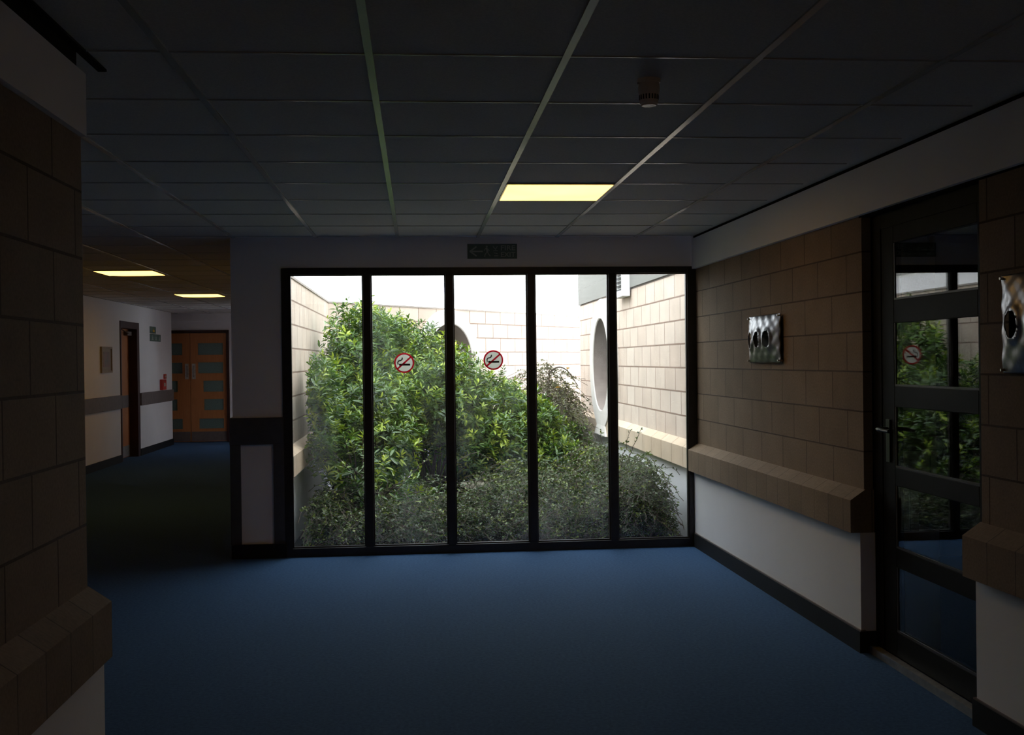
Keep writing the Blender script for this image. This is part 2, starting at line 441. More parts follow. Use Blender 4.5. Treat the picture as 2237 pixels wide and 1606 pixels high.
# ================================================================ near left wall
LT = Matrix.Identity(4)
YE = 3.30
mb = MB(); mb.cur = 0
mb.box(-1.35, -.970, -2.2, YE, -.655, .70)
mb.cur = 1
mb.prism_y([(-.970, -.650), (-.905, -.695), (-.905, -.858), (-1.35, -.858), (-1.35, -.650)], -2.2, YE+.012)
mb.cur = 2
mb.box(-1.35, -.926, -2.2, YE, F, -.858)
mb.uv = [(u+.1915, v) if True else (u, v) for u, v in mb.uv]
S(mb.build('wall_left', [M['block'], M['sill_block'], M['plaster']]), 'tan block wall close on the left with a white plinth')
S(MB().box(-1.35, -.950, -2.2, YE-.01, .668, .85).build('wall_left_soffit', M['plaster']), 'white band on top of the near left wall')
mb = MB().box(-1.35, -.985, -2.2, YE+.02, .85, H)
mb.box(-.985, -.958, -2.2, YE+.24, H-.008, H-.001)
S(mb.build('trim_3', M['dark']), 'black strips in place of the shaded gap over the near left wall')  # black fill and ceiling strip stand for the shade of the recess
S(MB().box(-1.36, -.912, -2.2, YE+.01, F, -1.335).build('baseboard_left', M['base']))

# enclosing walls
S(MB().box(-7.5, 4.5, -2.35, -2.2, F, H).build('wall_front', M['plaster']))
# corridor: left wall with a doorway, right wall, end wall
XC = -4.38
LY0, LY1 = 16.66, 17.76
mb = MB().box(XC-.35, XC, -2.2, LY0, F, H).box(XC-.35, XC, LY1, 20.1, F, H).box(XC-.35, XC, LY0, LY1, .664, H)
mb.box(XC-.35, XC-.28, LY0, LY1, F, .664)
S(mb.build('wall_corridor', M['plaster']), 'white wall along the left of the corridor')
mb = MB().box(XC, XC+.03, 8.5, LY0-.03, -.645, -.445).box(XC, XC+.03, LY1+.03, 20.1, -.645, -.445)
S(mb.build('trim_4', M['bumper2'], bevel=.004), 'grey bumper rail along the corridor wall')
mb = MB().box(XC, XC+.018, -2.2, LY0, F, -1.33).box(XC, XC+.018, LY1, 20.1, F, -1.33)
S(mb.build('baseboard_corridor', M['base']))
# right side of the corridor: also the courtyard's left wall (white plaster within, blocks outside); it stops for an unseen opening added to let daylight in
mb = MB(); mb.cur = 0
mb.box(-1.357, -1.25, 8.33, 18.9, F, .70).box(-1.357, -1.335, 8.33, 18.9, .70, H).box(-1.357, -1.25, 19.5, 20.6, F, H).box(-1.357, -1.25, 18.9, 19.5, .5, H).box(-1.357, -1.25, 18.9, 19.5, F, -.6)
S(mb.build('wall_corridor_right', [M['plaster']]))
# end wall with double doors
YX = 20.6
DX0, DX1, DXm = -4.815, -3.500, -4.157
DT = .575
mb = MB().box(-7.5, DX0-.05, YX, YX+.2, F, H).box(DX1+.05, -1.25, YX, YX+.2, F, H).box(DX0-.05, DX1+.05, YX, YX+.2, DT+.05, H)
mb.box(DX0-.3, -1.357, YX-.05, YX, .79, H)
mb.box(DX0-.06, DX1+.06, YX+.16, YX+.2, F, DT+.06)
mb.box(-7.5, -7.4, 20.1, YX, F, H).box(-7.5, XC-.35, 19.95, 20.1, F, H)
S(mb.build('wall_end', M['plaster']), 'white wall at the far end of the corridor')

# ================================================================ double doors
dd = empty('door_1', DXm, YX, F, kind='structure')
mb = MB().box(DX0-.05, DX0, YX-.03, YX+.15, F, DT+.05).box(DX1, DX1+.05, YX-.03, YX+.15, F, DT+.05).box(DX0, DX1, YX-.03, YX+.15, DT, DT+.05)
mb.build('door_frame', M['redframe'], dd)
zs = [(.387, .17), (.032, -.168), (-.307, -.51), (-.645, -.85), (-1.006, -1.19)]
inn = [.141, .141, .232, .242, .15]
for sgn in (1, -1):
    mb = MB()
    # leaf built from rails and stiles around the panes
    edge = .595
    def bx(a, b, z0, z1, y0=YX+.0, y1=YX+.045, q=mb):
        xa, xb = sorted((DXm+sgn*a, DXm+sgn*b)); q.box(xa, xb, y0, y1, z0, z1)
    prev = DT-.004
    for (zt, zb), i0 in zip(zs, inn):
        bx(.004, .655, zt, prev)
        bx(.004, i0, zb, zt); bx(edge, .655, zb, zt)
        prev = zb
    bx(.004, .655, F+.01, prev)
    leaf = mb.build('door_leaf', M['wood'], dd)
    for (zt, zb), i0 in zip(zs, inn):
        q = MB(); bx(i0-.004, edge+.004, zb-.004, zt+.004, YX+.016, YX+.024, q); q.build('glass_panel', M['frosted'], leaf)
    q = MB(); bx(.012, .65, F+.02, -1.245, YX-.004, YX, q); q.build('kick_plate', M['bumper2'], leaf)
    q = MB(); bx(.03, .095, -.275, .01, YX-.006, YX, q); q.build('push_plate', M['alu'], leaf)
    q = MB(); bx(.05, .07, -.235, -.03, YX-.055, YX-.035, q); bx(.05, .07, -.235, -.22, YX-.035, YX-.005, q); bx(.05, .07, -.045, -.03, YX-.035, YX-.005, q)
    q.build('door_handle', M['steel'], leaf)

# ================================================================ door in the corridor's left wall
d2 = empty('door_2', XC-.2, (LY0+LY1)/2, F, kind='structure')
mb = MB().box(XC-.26, XC+.012, LY0, LY0+.05, F, .66).box(XC-.26, XC+.012, LY1-.14, LY1, F, .66).box(XC-.26, XC+.012, LY0+.05, LY1-.14, .56, .66)
mb.build('door_frame', M['redframe'], d2)
leaf = MB().box(XC-.165, XC-.12, LY0+.05, LY1-.14, F+.01, .56).build('door_leaf', M['wood'], d2)
MB().box(XC-.12, XC-.116, LY0+.06, LY1-.15, -.66, -.47).build('push_plate', M['bumper2'], leaf)
MB().box(XC-.12, XC-.116, LY0+.06, LY1-.15, F+.02, -1.25).build('kick_plate', M['alu'], leaf)
q = MB().box(XC-.12, XC-.06, LY1-.42, LY1-.18, .46, .52); q.tube([(XC-.06, LY1-.3, .49), (XC-.03, LY1-.5, .49), (XC-.10, LY1-.62, .55)], .008)
q.build('door_closer', M['bumper2'], leaf)
q = MB().cyl((XC-.12, LY0+.15, -.40), (XC-.07, LY0+.15, -.40), .01, n=10).box(XC-.075, XC-.06, LY0+.13, LY0+.25, -.408, -.392)
q.build('door_handle', M['steel'], leaf)

# ================================================================ glazed door in the right wall
XG = 2.212
d3 = empty('door_3', XG, 4.6, F, kind='structure')
mb = MB()
mb.box(XG-.006, XG+.10, 5.04, 5.19, F, .70).box(XG-.006, XG+.10, 3.98, 4.06, F, .70).box(XG-.006, XG+.10, 4.06, 5.04, .60, .70)
mb.build('door_frame', M['doorframe'], d3, bevel=.003)
leaf_b = MB()
leaf_b.box(XG-.004, XG+.034, 4.905, 5.035, -1.40, .60).box(XG-.004, XG+.034, 4.065, 4.14, -1.40, .60)
rails = [(.60, .522), (.258, .150), (-.142, -.238), (-.520, -.605), (-.895, -.985), (-1.285, -1.40)]
for zt, zb in rails: leaf_b.box(XG-.004, XG+.034, 4.14, 4.905, zb, zt)
leaf = leaf_b.build('door_leaf', M['doorframe'], d3, bevel=.003)
for i in range(5):
    zt = rails[i][1]; zb = rails[i+1][0]
    MB().box(XG+.002, XG+.008, 4.137, 4.908, zb-.003, zt+.003).build('door_pane', M['doorglass'], leaf)
    MB().box(XG-.002, XG+.002, 4.14, 4.905, zb, zb+.009).box(XG-.002, XG+.002, 4.896, 4.905, zb+.009, zt).build('glazing_bead', M['bumper'], leaf)
h = MB(); h.box(XG-.012, XG-.004, 4.945, 4.985, -.50, -.30)
h.cyl((XG-.012, 4.965, -.345), (XG-.060, 4.965, -.345), .010, n=12)
h.tube([(XG-.058, 4.972, -.345), (XG-.062, 4.93, -.345), (XG-.056, 4.85, -.349)], .009, 10)
h.build('door_handle', M['darksteel'], leaf, smooth=False)
MB().box(XG-.045, XG-.006, 4.06, 5.14, F, -1.403).build('threshold', M['alu'], d3)
# lobby behind the glazed door, its walls blackened in place of low light
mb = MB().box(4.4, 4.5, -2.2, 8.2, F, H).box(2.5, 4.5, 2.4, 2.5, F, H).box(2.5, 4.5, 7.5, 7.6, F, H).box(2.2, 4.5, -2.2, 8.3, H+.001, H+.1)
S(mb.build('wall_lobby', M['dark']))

# ================================================================ ceiling lamps
def lamp(x, y, label):
    t = empty('ceiling_light', x+.3, y+.3, H-.02, label, 'ceiling light', 'square ceiling lamps')
    x1, y1 = x+.6, y+.6
    MB().box(x+.012, x1-.012, y+.012, y+.026, H-.010, H).box(x+.012, x1-.012, y1-.026, y1-.012, H-.010, H) \
        .box(x+.012, x+.026, y+.026, y1-.026, H-.010, H).box(x1-.026, x1-.012, y+.026, y1-.026, H-.010, H).build('lamp_frame', M['tee'], t)
    # gently bowed prismatic diffuser
    mb = MB(); n = 8
    def zz(u, v): return H-.012-.012*(1-(2*u-1)**4)*(1-(2*v-1)**4)
    for i in range(n):
        for j in range(n):
            P = []
            for a, b in ((i, j), (i, j+1), (i+1, j+1), (i+1, j)):
                u, v = a/n, b/n; P.append((x+.02+.56*u, y+.02+.56*v, zz(u, v)))
            mb.face(P)
    mb.build('diffuser', M['lamp'], t, smooth=True)
    return t
lamp(.4687, 5.7277-.03, 'lit yellow square ceiling lamp above the big window side of the hall, the largest lamp')
lamp(-3.15, 10.97, 'lit ceiling lamp in the corridor, nearer one seen beside the left block wall')
lamp(-3.18, 14.68, 'lit ceiling lamp in the corridor, farther one close above the double doors')

lamp(.4687, -1.47-.03, 'added unseen ceiling lamp behind the camera, lifting the indoor light')  # added out of view to raise the light level indoors
# ================================================================ smoke detector
sd = empty('smoke_detector', .783, 3.60, H, 'round white smoke detector with dark slots hanging from the ceiling tiles', 'smoke detector')
cx, cy = .783, 3.60
MB().cyl((cx, cy, H), (cx, cy, H-.012), .040, .038, 40).cyl((cx, cy, H-.012), (cx, cy, H-.022), .035, .035, 40).build('base', M['ivory'], sd, smooth=False)
b = MB()
prof = [(.035, -.020), (.037, -.030), (.036, -.042), (.033, -.050), (.0315, -.067), (.031, -.078), (.028, -.083), (.0, -.084)]
n = 48
for k in range(len(prof)-1):
    r0, z0 = prof[k]; r1, z1 = prof[k+1]
    for i in range(n):
        a0, a1 = 2*PI*i/n, 2*PI*(i+1)/n
        P = [(cx+r0*math.cos(a0), cy+r0*math.sin(a0), H+z0), (cx+r0*math.cos(a1), cy+r0*math.sin(a1), H+z0),
             (cx+r1*math.cos(a1), cy+r1*math.sin(a1), H+z1), (cx+r1*math.cos(a0), cy+r1*math.sin(a0), H+z1)][::-1]
        if r1 == 0: P = P[1:] if False else [P[2], P[3], P[0]]
        b.face(P)
body = b.build('sensor_body', M['ivory'], sd, smooth=True)
sl = MB()
for i in range(20):
    a = 2*PI*(i+.5)/20
    ca, sa = math.cos(a), math.sin(a)
    for_r = .0325
    t_ = (-sa, ca)
    w = .0022
    P0 = Vector((cx+ca*for_r, cy+sa*for_r, H-.053)); P1 = Vector((cx+ca*(for_r-.001), cy+sa*(for_r-.001), H-.069))
    T = Vector((t_[0]*w, t_[1]*w, 0)); N = Vector((ca, sa, 0))*.002
    A = [P0-T, P0+T, P1+T, P1-T]
    sl.face([p+N*.3 for p in A][::-1]); 
    for q in range(4):
        r_ = (q+1) % 4; sl.face([A[q]+N*.3, A[r_]+N*.3, A[r_]-N, A[q]-N])
sl.build('vent_slots', M['slot'], body)
MB().cyl((cx, cy, H-.0830), (cx, cy, H-.0875), .026, .024, 32).build('cap', M['ivory'], body)
MB().cyl((cx-.036, cy-.010, H-.012), (cx-.036, cy-.010, H-.020), .005, .004, 12).build('indicator_light', M['steel'], sd)

# ================================================================ text helper
def text_mesh(name, txt, size, x, y, z, m, parent, width=None):
    cu = bpy.data.curves.new('tmp', 'FONT'); cu.body = txt; cu.size = size; cu.extrude = .0006; cu.offset = size*.015
    ob = bpy.data.objects.new('tmp', cu); COL.objects.link(ob)
    bpy.context.view_layer.update()
    me = bpy.data.meshes.new_from_object(ob.evaluated_get(bpy.context.evaluated_depsgraph_get()))
    bpy.data.objects.remove(ob)
    xs = [v.co.x for v in me.vertices]; x0, x1 = min(xs), max(xs)
    k = (width/(x1-x0)) if width else 1
    off = Vector((x, y, z+EYE)) - world_loc(parent)
    for v in me.vertices:
        c = v.co.copy(); v.co = Vector(((c.x-x0)*k, -c.z, c.y)) + off
    me.materials.clear(); me.materials.append(m)
    o = bpy.data.objects.new(name, me); COL.objects.link(o); o.parent = parent
    return o

# ================================================================ exit sign on the lintel
sx0, sx1, sz0, sz1 = .390, .764, .765, .876
sg = empty('exit_sign', (sx0+sx1)/2, Y0-.004, sz0, 'green fire exit sign with left arrow above the big window', 'exit sign')
MB().box(sx0, sx1, Y0-.006, Y0, sz0, sz1).build('sign_board', M['signgreen'], sg)
ys = Y0-.0075
def poly(mb, pts, y, flip=False, th=.0012):
    fr = [(p[0], y, p[1]) for p in pts]
    a = sum(pts[i][0]*pts[(i+1) % len(pts)][1]-pts[(i+1) % len(pts)][0]*pts[i][1] for i in range(len(pts)))
    if a < 0: fr = fr[::-1]
    mb.face(fr)
    n = len(fr)
    for i in range(n):
        p, q = fr[i], fr[(i+1) % n]; mb.face([q, p, (p[0], p[1]+th, p[2]), (q[0], q[1]+th, q[2])])
def stroke(mb, pts, w, y):
    for i in range(len(pts)-1):
        a, b_ = Vector((pts[i][0], pts[i][1])), Vector((pts[i+1][0], pts[i+1][1]))
        d = (b_-a).normalized(); nn = Vector((-d.y, d.x))*w/2; e = d*w*.3
        poly(mb, [tuple(a-e+nn), tuple(a-e-nn), tuple(b_+e-nn), tuple(b_+e+nn)], y)
mb = MB()
cz = (sz0+sz1)/2
ax = sx0+.014
stroke(mb, [(ax+.052, cz+.034), (ax+.006, cz), (ax+.052, cz-.034)], .011, ys)
stroke(mb, [(ax+.02, cz), (ax+.098, cz)], .011, ys)
mb.build('arrow_symbol', M['signwhite'], sg)
mb = MB(); mx_ = sx0+.142
n = 14; poly(mb, [(mx_+.004+.007*math.cos(2*PI*i/n), cz+.036+.007*math.sin(2*PI*i/n)) for i in range(n)], ys)
stroke(mb, [(mx_+.002, cz+.024), (mx_+.008, cz-.006)], .013, ys)
stroke(mb, [(mx_-.016, cz+.006), (mx_-.006, cz+.020), (mx_+.014, cz+.016), (mx_+.022, cz+.004)], .005, ys)
stroke(mb, [(mx_+.006, cz-.006), (mx_-.008, cz-.020), (mx_-.012, cz-.040)], .006, ys)
stroke(mb, [(mx_+.010, cz-.008), (mx_+.018, cz-.022), (mx_+.028, cz-.034)], .006, ys)
mb.build('running_figure', M['signwhite'], sg)
mb = MB(); dx = sx0+.208
stroke(mb, [(dx-.014, cz+.036), (dx+.004, cz+.014), (dx+.016, cz+.036)], .006, ys)
stroke(mb, [(dx-.012, cz+.004), (dx+.018, cz+.004)], .005, ys)
stroke(mb, [(dx-.008, cz-.012), (dx+.018, cz-.018)], .005, ys)
stroke(mb, [(dx-.006, cz-.034), (dx+.022, cz-.034)], .006, ys)
mb.build('doorway_symbol', M['signwhite'], sg)
text_mesh('fire_lettering', 'FIRE', .052, sx0+.252, ys, cz+.008, M['signwhite'], sg, .108)
text_mesh('exit_lettering', 'EXIT', .052, sx0+.252, ys, cz-.042, M['signwhite'], sg, .108)

# ================================================================ no smoking stickers on the panes
def sticker(x, z, label):
    t = empty('no_smoking_sticker', x, 8.238, z, label, 'no smoking sticker', 'no smoking stickers on the window')
    R = .075; n = 48; y = 8.2385
    d = MB(); d.face([(x+R*.99*math.cos(2*PI*i/n), y, z+R*.99*math.sin(2*PI*i/n)) for i in range(n)][::1])
    d.face([(x+R*.99*math.cos(2*PI*i/n), y+.001, z+R*.99*math.sin(2*PI*i/n)) for i in range(n)][::-1])
    d.build('disc', M['stickwhite'], t)
    q = MB()
    for i in range(n):
        a0, a1 = 2*PI*i/n, 2*PI*(i+1)/n
        poly(q, [(x+R*math.cos(a0), z+R*math.sin(a0)), (x+R*math.cos(a1), z+R*math.sin(a1)),
                 (x+R*.84*math.cos(a1), z+R*.84*math.sin(a1)), (x+R*.84*math.cos(a0), z+R*.84*math.sin(a0))], y-.0016)
    q.build('ring', M['red'], t)
    q = MB(); stroke(q, [(x+.048, z+.042), (x-.048, z-.042)], .013, y-.0026); q.build('slash', M['red'], t)
    q = MB(); stroke(q, [(x-.034, z-.013), (x+.040, z-.013)], .014, y-.0014); q.build('cigarette', M['cig'], t)
    q = MB()
    pts = [(x-.046, z-.010), (x-.048, z+.006), (x-.040, z+.016), (x-.026, z+.018), (x-.016, z+.026), (x-.014, z+.038)]
    stroke(q, pts, .0085, y-.0013); q.build('smoke_wisp', M['smoke'], t)
    return t
sticker(-.093, -.010, 'left one of two red and white no smoking stickers on the big window')
sticker(.577, .003, 'right one of two red and white no smoking stickers on the big window')

# ================================================================ hammered metal wall plaques
def plaque(yc, zc, w, h, label, xw, seed):
    t = empty('wall_plaque', xw, yc, zc-h/2, label, 'wall plaque', 'hammered metal wall plaques')
    ny, nz = 96, 64
    holes = [(-.145, -.004), (0.020, -.004), (.18, -.004)]
    R = .050
    def dep(u, v):      # bulge away from the wall
        base = .012+.038*((1-abs(2*u-1)**2.4)*(1-abs(2*v-1)**2.2))**.8
        yy, zz = (u-.5)*w, (v-.5)*h
        for hy, hz in holes:
            d = math.hypot(yy-hy, zz-hz)/R
            base += .010*math.exp(-((d-1.0)/.42)**2) if d > .6 else 0
        return base + .0025*math.sin(31*u+seed)*math.sin(23*v+seed*2)
    mb = MB()
    def hole(u, v):
        yy, zz = (u-.5)*w, (v-.5)*h
        return any(math.hypot(yy-hy, zz-hz) < R*.97 for hy, hz in holes)
    def snap(i, j):
        u, v = i/ny, j/nz
        yy, zz = (u-.5)*w, (v-.5)*h
        for hy, hz in holes:
            d = math.hypot(yy-hy, zz-hz)
            if R*.80 < d < R*1.14:
                yy = hy+(yy-hy)*R/d; zz = hz+(zz-hz)*R/d
        u = yy/w+.5; v = zz/h+.5
        return (xw-dep(u, v), yc+yy, zc+zz)
    grid = [[snap(i, j) for j in range(nz+1)] for i in range(ny+1)]
    for i in range(ny):
        for j in range(nz):
            if hole((i+.5)/ny, (j+.5)/nz): continue
            mb.face([grid[i][j], grid[i][j+1], grid[i+1][j+1], grid[i+1][j]])
    o = mb.build('plate', M['plaque'], t, smooth=True)
    so = o.modifiers.new('thick', 'SOLIDIFY'); so.thickness = .003; so.offset = 1
    MB().box(xw-.010, xw-.001, yc-w*.44, yc+w*.44, zc-h*.40, zc+h*.40).build('backing', M['slot'], t)
    for sy in (-1, 1):
        for sz in (-1, 1):
            MB().cyl((xw, yc+sy*(w/2-.012), zc+sz*(h/2-.012)), (xw-.030, yc+sy*(w/2-.012), zc+sz*(h/2-.012)), .006, .005, 12).build('screw', M['alu'], t)
    return t
plaque(6.56, .112, .60, .29, 'whole hammered steel wall plaque with three holes between window and glazed door', 2.143, 1.0)
plaque(3.57, .110, .60, .36, 'hammered steel wall plaque cut by the right edge of the picture', 2.172, 2.3)

# ================================================================ corridor bits
t = empty('framed_picture', XC, 15.9, -.11, 'small framed picture in a tan frame on the corridor wall left of the narrow door', 'picture')
pf = MB(); y0, y1, z0, z1 = 15.64, 16.17, -.105, .262
pf.box(XC, XC+.025, y0, y0+.03, z0, z1).box(XC, XC+.025, y1-.03, y1, z0, z1).box(XC, XC+.025, y0+.03, y1-.03, z0, z0+.03).box(XC, XC+.025, y0+.03, y1-.03, z1-.03, z1)
pf.build('frame', M['picture'], t)
MB().box(XC, XC+.012, y0+.03, y1-.03, z0+.03, z1-.03).build('mount', M['picture'], t)
MB().box(XC+.012, XC+.014, y0+.11, y1-.11, z0+.08, z1-.07).build('print', M['artwork'], t)

t = empty('direction_sign', XC, 18.7, .52, 'small square green sign mounted on the upper edge of a wider sign in the corridor', 'sign')
MB().box(XC, XC+.008, 18.50, 18.90, .525, .635).build('sign_board', M['signgreen'], t)
q = MB()
for a, b_ in (((18.74, .60), (18.74, .55)), ((18.74, .55), (18.69, .575)), ((18.74, .55), (18.79, .575))):
    q.box(XC+.008, XC+.010, min(a[0], b_[0])-.012, max(a[0], b_[0])+.012, min(a[1], b_[1])-.004, max(a[1], b_[1])+.004)
q.build('symbol', M['yellow'], t)
t = empty('exit_sign', XC, 18.86, .392, 'wide green sign with three pale symbols on the corridor wall near the double doors', 'exit sign')
MB().box(XC, XC+.008, 18.50, 19.24, .392, .512).build('sign_board', M['signgreen'], t)
for k in range(3):
    yy = 18.60+.24*k
    q = MB().box(XC+.008, XC+.010, yy-.01, yy+.13, .412, .426).box(XC+.008, XC+.010, yy+.03, yy+.09, .426, .47).box(XC+.008, XC+.010, yy+.045, yy+.075, .474, .492)
    q.build('symbol', M['signwhite'], t)
t = empty('fire_call_point', XC, 19.3, -.44, 'small red fire alarm call point just above the corridor rail', 'call point')
MB().box(XC, XC+.05, 19.16, 19.44, -.435, -.255).build('housing', M['redbox'], t, bevel=.005)
MB().box(XC+.05, XC+.053, 19.24, 19.36, -.375, -.315).build('glass_insert', M['signwhite'], t)
t = empty('fire_notice', XC, 19.5, -.25, 'tiny red notice above and right of the red call point', 'sign')
MB().box(XC, XC+.012, 19.44, 19.62, -.250, -.165).build('notice_board', M['redbox'], t)
MB().box(XC+.012, XC+.014, 19.48, 19.58, -.222, -.195).build('symbol', M['signwhite'], t)

# ================================================================ courtyard
S(MB().box(-1.25, 4.4, 8.27, 19.9, F-.25, F-.02).build('ground_courtyard', M['soil']))
# left wall of the courtyard
mb = MB(); mb.cur = 0
mb.box(-1.25, -1.0, 8.29, 12.61, -.655, .685)
mb.cur = 1
mb.prism_y([(-1.0, -.650), (-.925, -.700), (-.925, -.858), (-1.25, -.858), (-1.25, -.650)], 8.29, 12.6)
mb.cur = 2
mb.box(-1.25, -1.0, 8.29, 12.62, F-.1, -.858)
mb.cur = 3
mb.box(-1.25, -.990, 8.29, 12.61, .685, .703)
S(mb.build('wall_courtyard_left', [M['block_out'], M['sill_out'], M['stucco'], M['coping']]))
S(MB().box(-4.7, -1.62, 8.6, 13.55, H+.03, 2.3).build('wall_upper_left', M['render']), 'grey rendered upper storey set back on the left')
# far wall of the courtyard, running away at an angle
ax0, ay0 = -1.0, 12.608
ang = math.atan2(17.39-12.608, 2.642+1.0)
Lw = 9.0
RW = Matrix.Translation((ax0, ay0, 0)) @ Matrix.Rotation(ang, 4, 'Z')
def ring_pts(cx, cz, r, n): return [(cx+r*math.cos(2*PI*i/n), cz+r*math.sin(2*PI*i/n)) for i in range(n)]
def holed_wall(mb, u0, u1, z0, z1, cu, cz, r, n=64):
    """face at local y = 0 (towards -y) with a round hole, plus the back"""
    inner = ring_pts(cu, cz, r, n)
    outer = []
    for i in range(n):
        c, s_ = math.cos(2*PI*i/n), math.sin(2*PI*i/n)
        k = 1e9
        if c > 1e-9: k = min(k, (u1-cu)/c)
        if c < -1e-9: k = min(k, (u0-cu)/c)
        if s_ > 1e-9: k = min(k, (z1-cz)/s_)
        if s_ < -1e-9: k = min(k, (z0-cz)/s_)
        outer.append([cu+c*k, cz+s_*k])
    for cx_, cz_ in ((u0, z0), (u1, z0), (u1, z1), (u0, z1)):
        j = min(range(n), key=lambda i: (outer[i][0]-cx_)**2+(outer[i][1]-cz_)**2); outer[j] = [cx_, cz_]
    for i in range(n):
        j = (i+1) % n
        P = [inner[i], outer[i], outer[j], inner[j]]
        mb.face([(p[0], 0, p[1]) for p in P], [(p[0], p[1]) for p in P])
def porthole_ring(mb, cu, cz, ro, ri, proud, deep, apron):
    mb.cur = 0
    """concrete ring, local frame: wall face y = 0, outside is -y"""
    n = 72
    def R(r, y): return [(cu+r*math.cos(2*PI*i/n), y, cz+r*math.sin(2*PI*i/n)) for i in range(n)]
    loops = [R(ro, .0), R(ro, -proud+.012), R(ro-.012, -proud), R(ri+.010, -proud), R(ri, -proud+.010), R(ri, deep)]
    for li, (a, b_) in enumerate(zip(loops, loops[1:])):
        mb.cur = 1 if li == 4 else 0
        for i in range(n):
            j = (i+1) % n; mb.face([a[i], b_[i], b_[j], a[j]])
    mb.cur = 0
    if apron:
        w0, w1 = .26, .36
        zt, zb = cz-ro+.06, -.858
        fr = [(cu-w0, -proud, zt), (cu-w1, -proud-.015, zb), (cu+w1, -proud-.015, zb), (cu+w0, -proud, zt)]
        bk = [(p[0], 0, p[2]) for p in fr]
        mb.face(fr); mb.face(bk[::-1])
        for i in range(4):
            j = (i+1) % 4; mb.face([fr[j], fr[i], bk[i], bk[j]])
uc = 2.32
mb = MB(); mb.cur = 0
holed_wall(mb, uc-.85, uc+.85, -.655, .682, uc, -.01, .52)
mb.box(0, uc-.85, 0, .25, -.655, .682); mb.box(uc+.85, Lw, 0, .25, -.655, .682)
mb.cur = 1
mb.prism_y([(0, 0), (0, 0)], 0, 0) if False else None
P = [(-.065, -.858), (-.065, -.700), (0, -.650), (.25, -.650), (.25, -.858)]
for (a0, b0), (a1, b1) in zip(P, P[1:]+P[:1]):
    mb.face([(0, a0, b0), (Lw, a0, b0), (Lw, a1, b1), (0, a1, b1)], [(0, b0), (Lw, b0), (Lw, b1), (0, b1)])
mb.cur = 2
mb.box(0, Lw, .01, .25, F-.1, -.858)
mb.cur = 3
mb.box(-.05, Lw, -.010, .27, .682, .700)
S(mb.xf(RW).build('wall_courtyard_back', [M['block_out'], M['sill_out'], M['stucco'], M['coping']]))
w2 = MB(); porthole_ring(w2, uc, -.01, .69, .50, .06, .30, True)
wo = empty('window_2', *(RW @ Vector((uc, 0, 0)))[:2], -.7, kind='structure')
w2.xf(RW).build('concrete_surround', [M['concrete'], M['reveal']], wo)
g = MB(); g.face([(p[0], .28, p[1]) for p in ring_pts(uc, -.01, .52, 48)]); g.face([(p[0], .286, p[1]) for p in ring_pts(uc, -.01, .52, 48)][::-1])
g.xf(RW).build('pane', M['darkglass'], wo)
g = MB(); g.box(uc-.02, uc+.02, .25, .28, -.48, .47); g.box(uc-.45, uc+.45, .25, .28, .20, .23); g.xf(RW).build('glazing_bar', M['alu'], wo)

# right wall of the courtyard; local frame u = along +y, outside is -x
RR = Matrix(((0, 1, 0, 2.15), (1, 0, 0, 0), (0, 0, 1, 0), (0, 0, 0, 1)))     # (u, out, z) -> (x = 2.15 + out, y = u)
def flipfaces(mb): mb.f = [f[::-1] for f in mb.f]; return mb
mb = MB(); mb.cur = 0
U0, U1 = 8.27, 14.28
vc, vz = 12.30, -.06
holed_wall(mb, vc-.85, vc+.85, -.655, .70, vc, vz, .54)
mb.box(U0, vc-.85, 0, .3, -.655, .70); mb.box(vc+.85, U1, 0, .3, -.655, .70)
mb.cur = 1
for (a0, b0), (a1, b1) in zip(P, P[1:]+P[:1]):
    mb.face([(U0, a0, b0), (U1+.06, a0, b0), (U1+.06, a1, b1), (U0, a1, b1)], [(U0, b0), (U1, b0), (U1, b1), (U0, b1)])
mb.face([(U1+.06, p[0], p[1]) for p in P])
mb.cur = 2
mb.box(U0, U1, .01, .3, F-.1, -.858)
mb.box(U1-.3, U1, .3, 3.0, F-.1, 2.6)
mb.cur = 3
mb.box(U0, U1+.02, -.018, .3, .712, 2.6)
mb.box(U0, U1, .008, .3, .70, .712)
S(mb.xf(RR).build('wall_courtyard_right', [M['block_out'], M['sill_out'], M['stucco'], M['render']]))
wo = empty('window_3', 2.15, vc, -.8, kind='structure')
w3 = MB(); porthole_ring(w3, vc, vz, .745, .52, .075, .36, True)
w3.xf(RR).build('concrete_surround', [M['concrete'], M['reveal']], wo)
g = MB(); g.face([(p[0], .34, p[1]) for p in ring_pts(vc, vz, .54, 48)]); g.face([(p[0], .346, p[1]) for p in ring_pts(vc, vz, .54, 48)][::-1])
g.xf(RR).build('pane', M['darkglass'], wo)
g = MB(); g.box(vc-.47, vc+.47, .31, .34, .20, .22)
n_ = 48
for i in range(n_):
    a0, a1 = 2*PI*i/n_, 2*PI*(i+1)/n_
    for r0, r1, yy in ((.52, .49, .325),):
        g.face([(vc+r0*math.cos(a0), yy, vz+r0*math.sin(a0)), (vc+r0*math.cos(a1), yy, vz+r0*math.sin(a1)), (vc+r1*math.cos(a1), yy, vz+r1*math.sin(a1)), (vc+r1*math.cos(a0), yy, vz+r1*math.sin(a0))])
g.xf(RR).build('glazing_bar', M['alu'], wo)
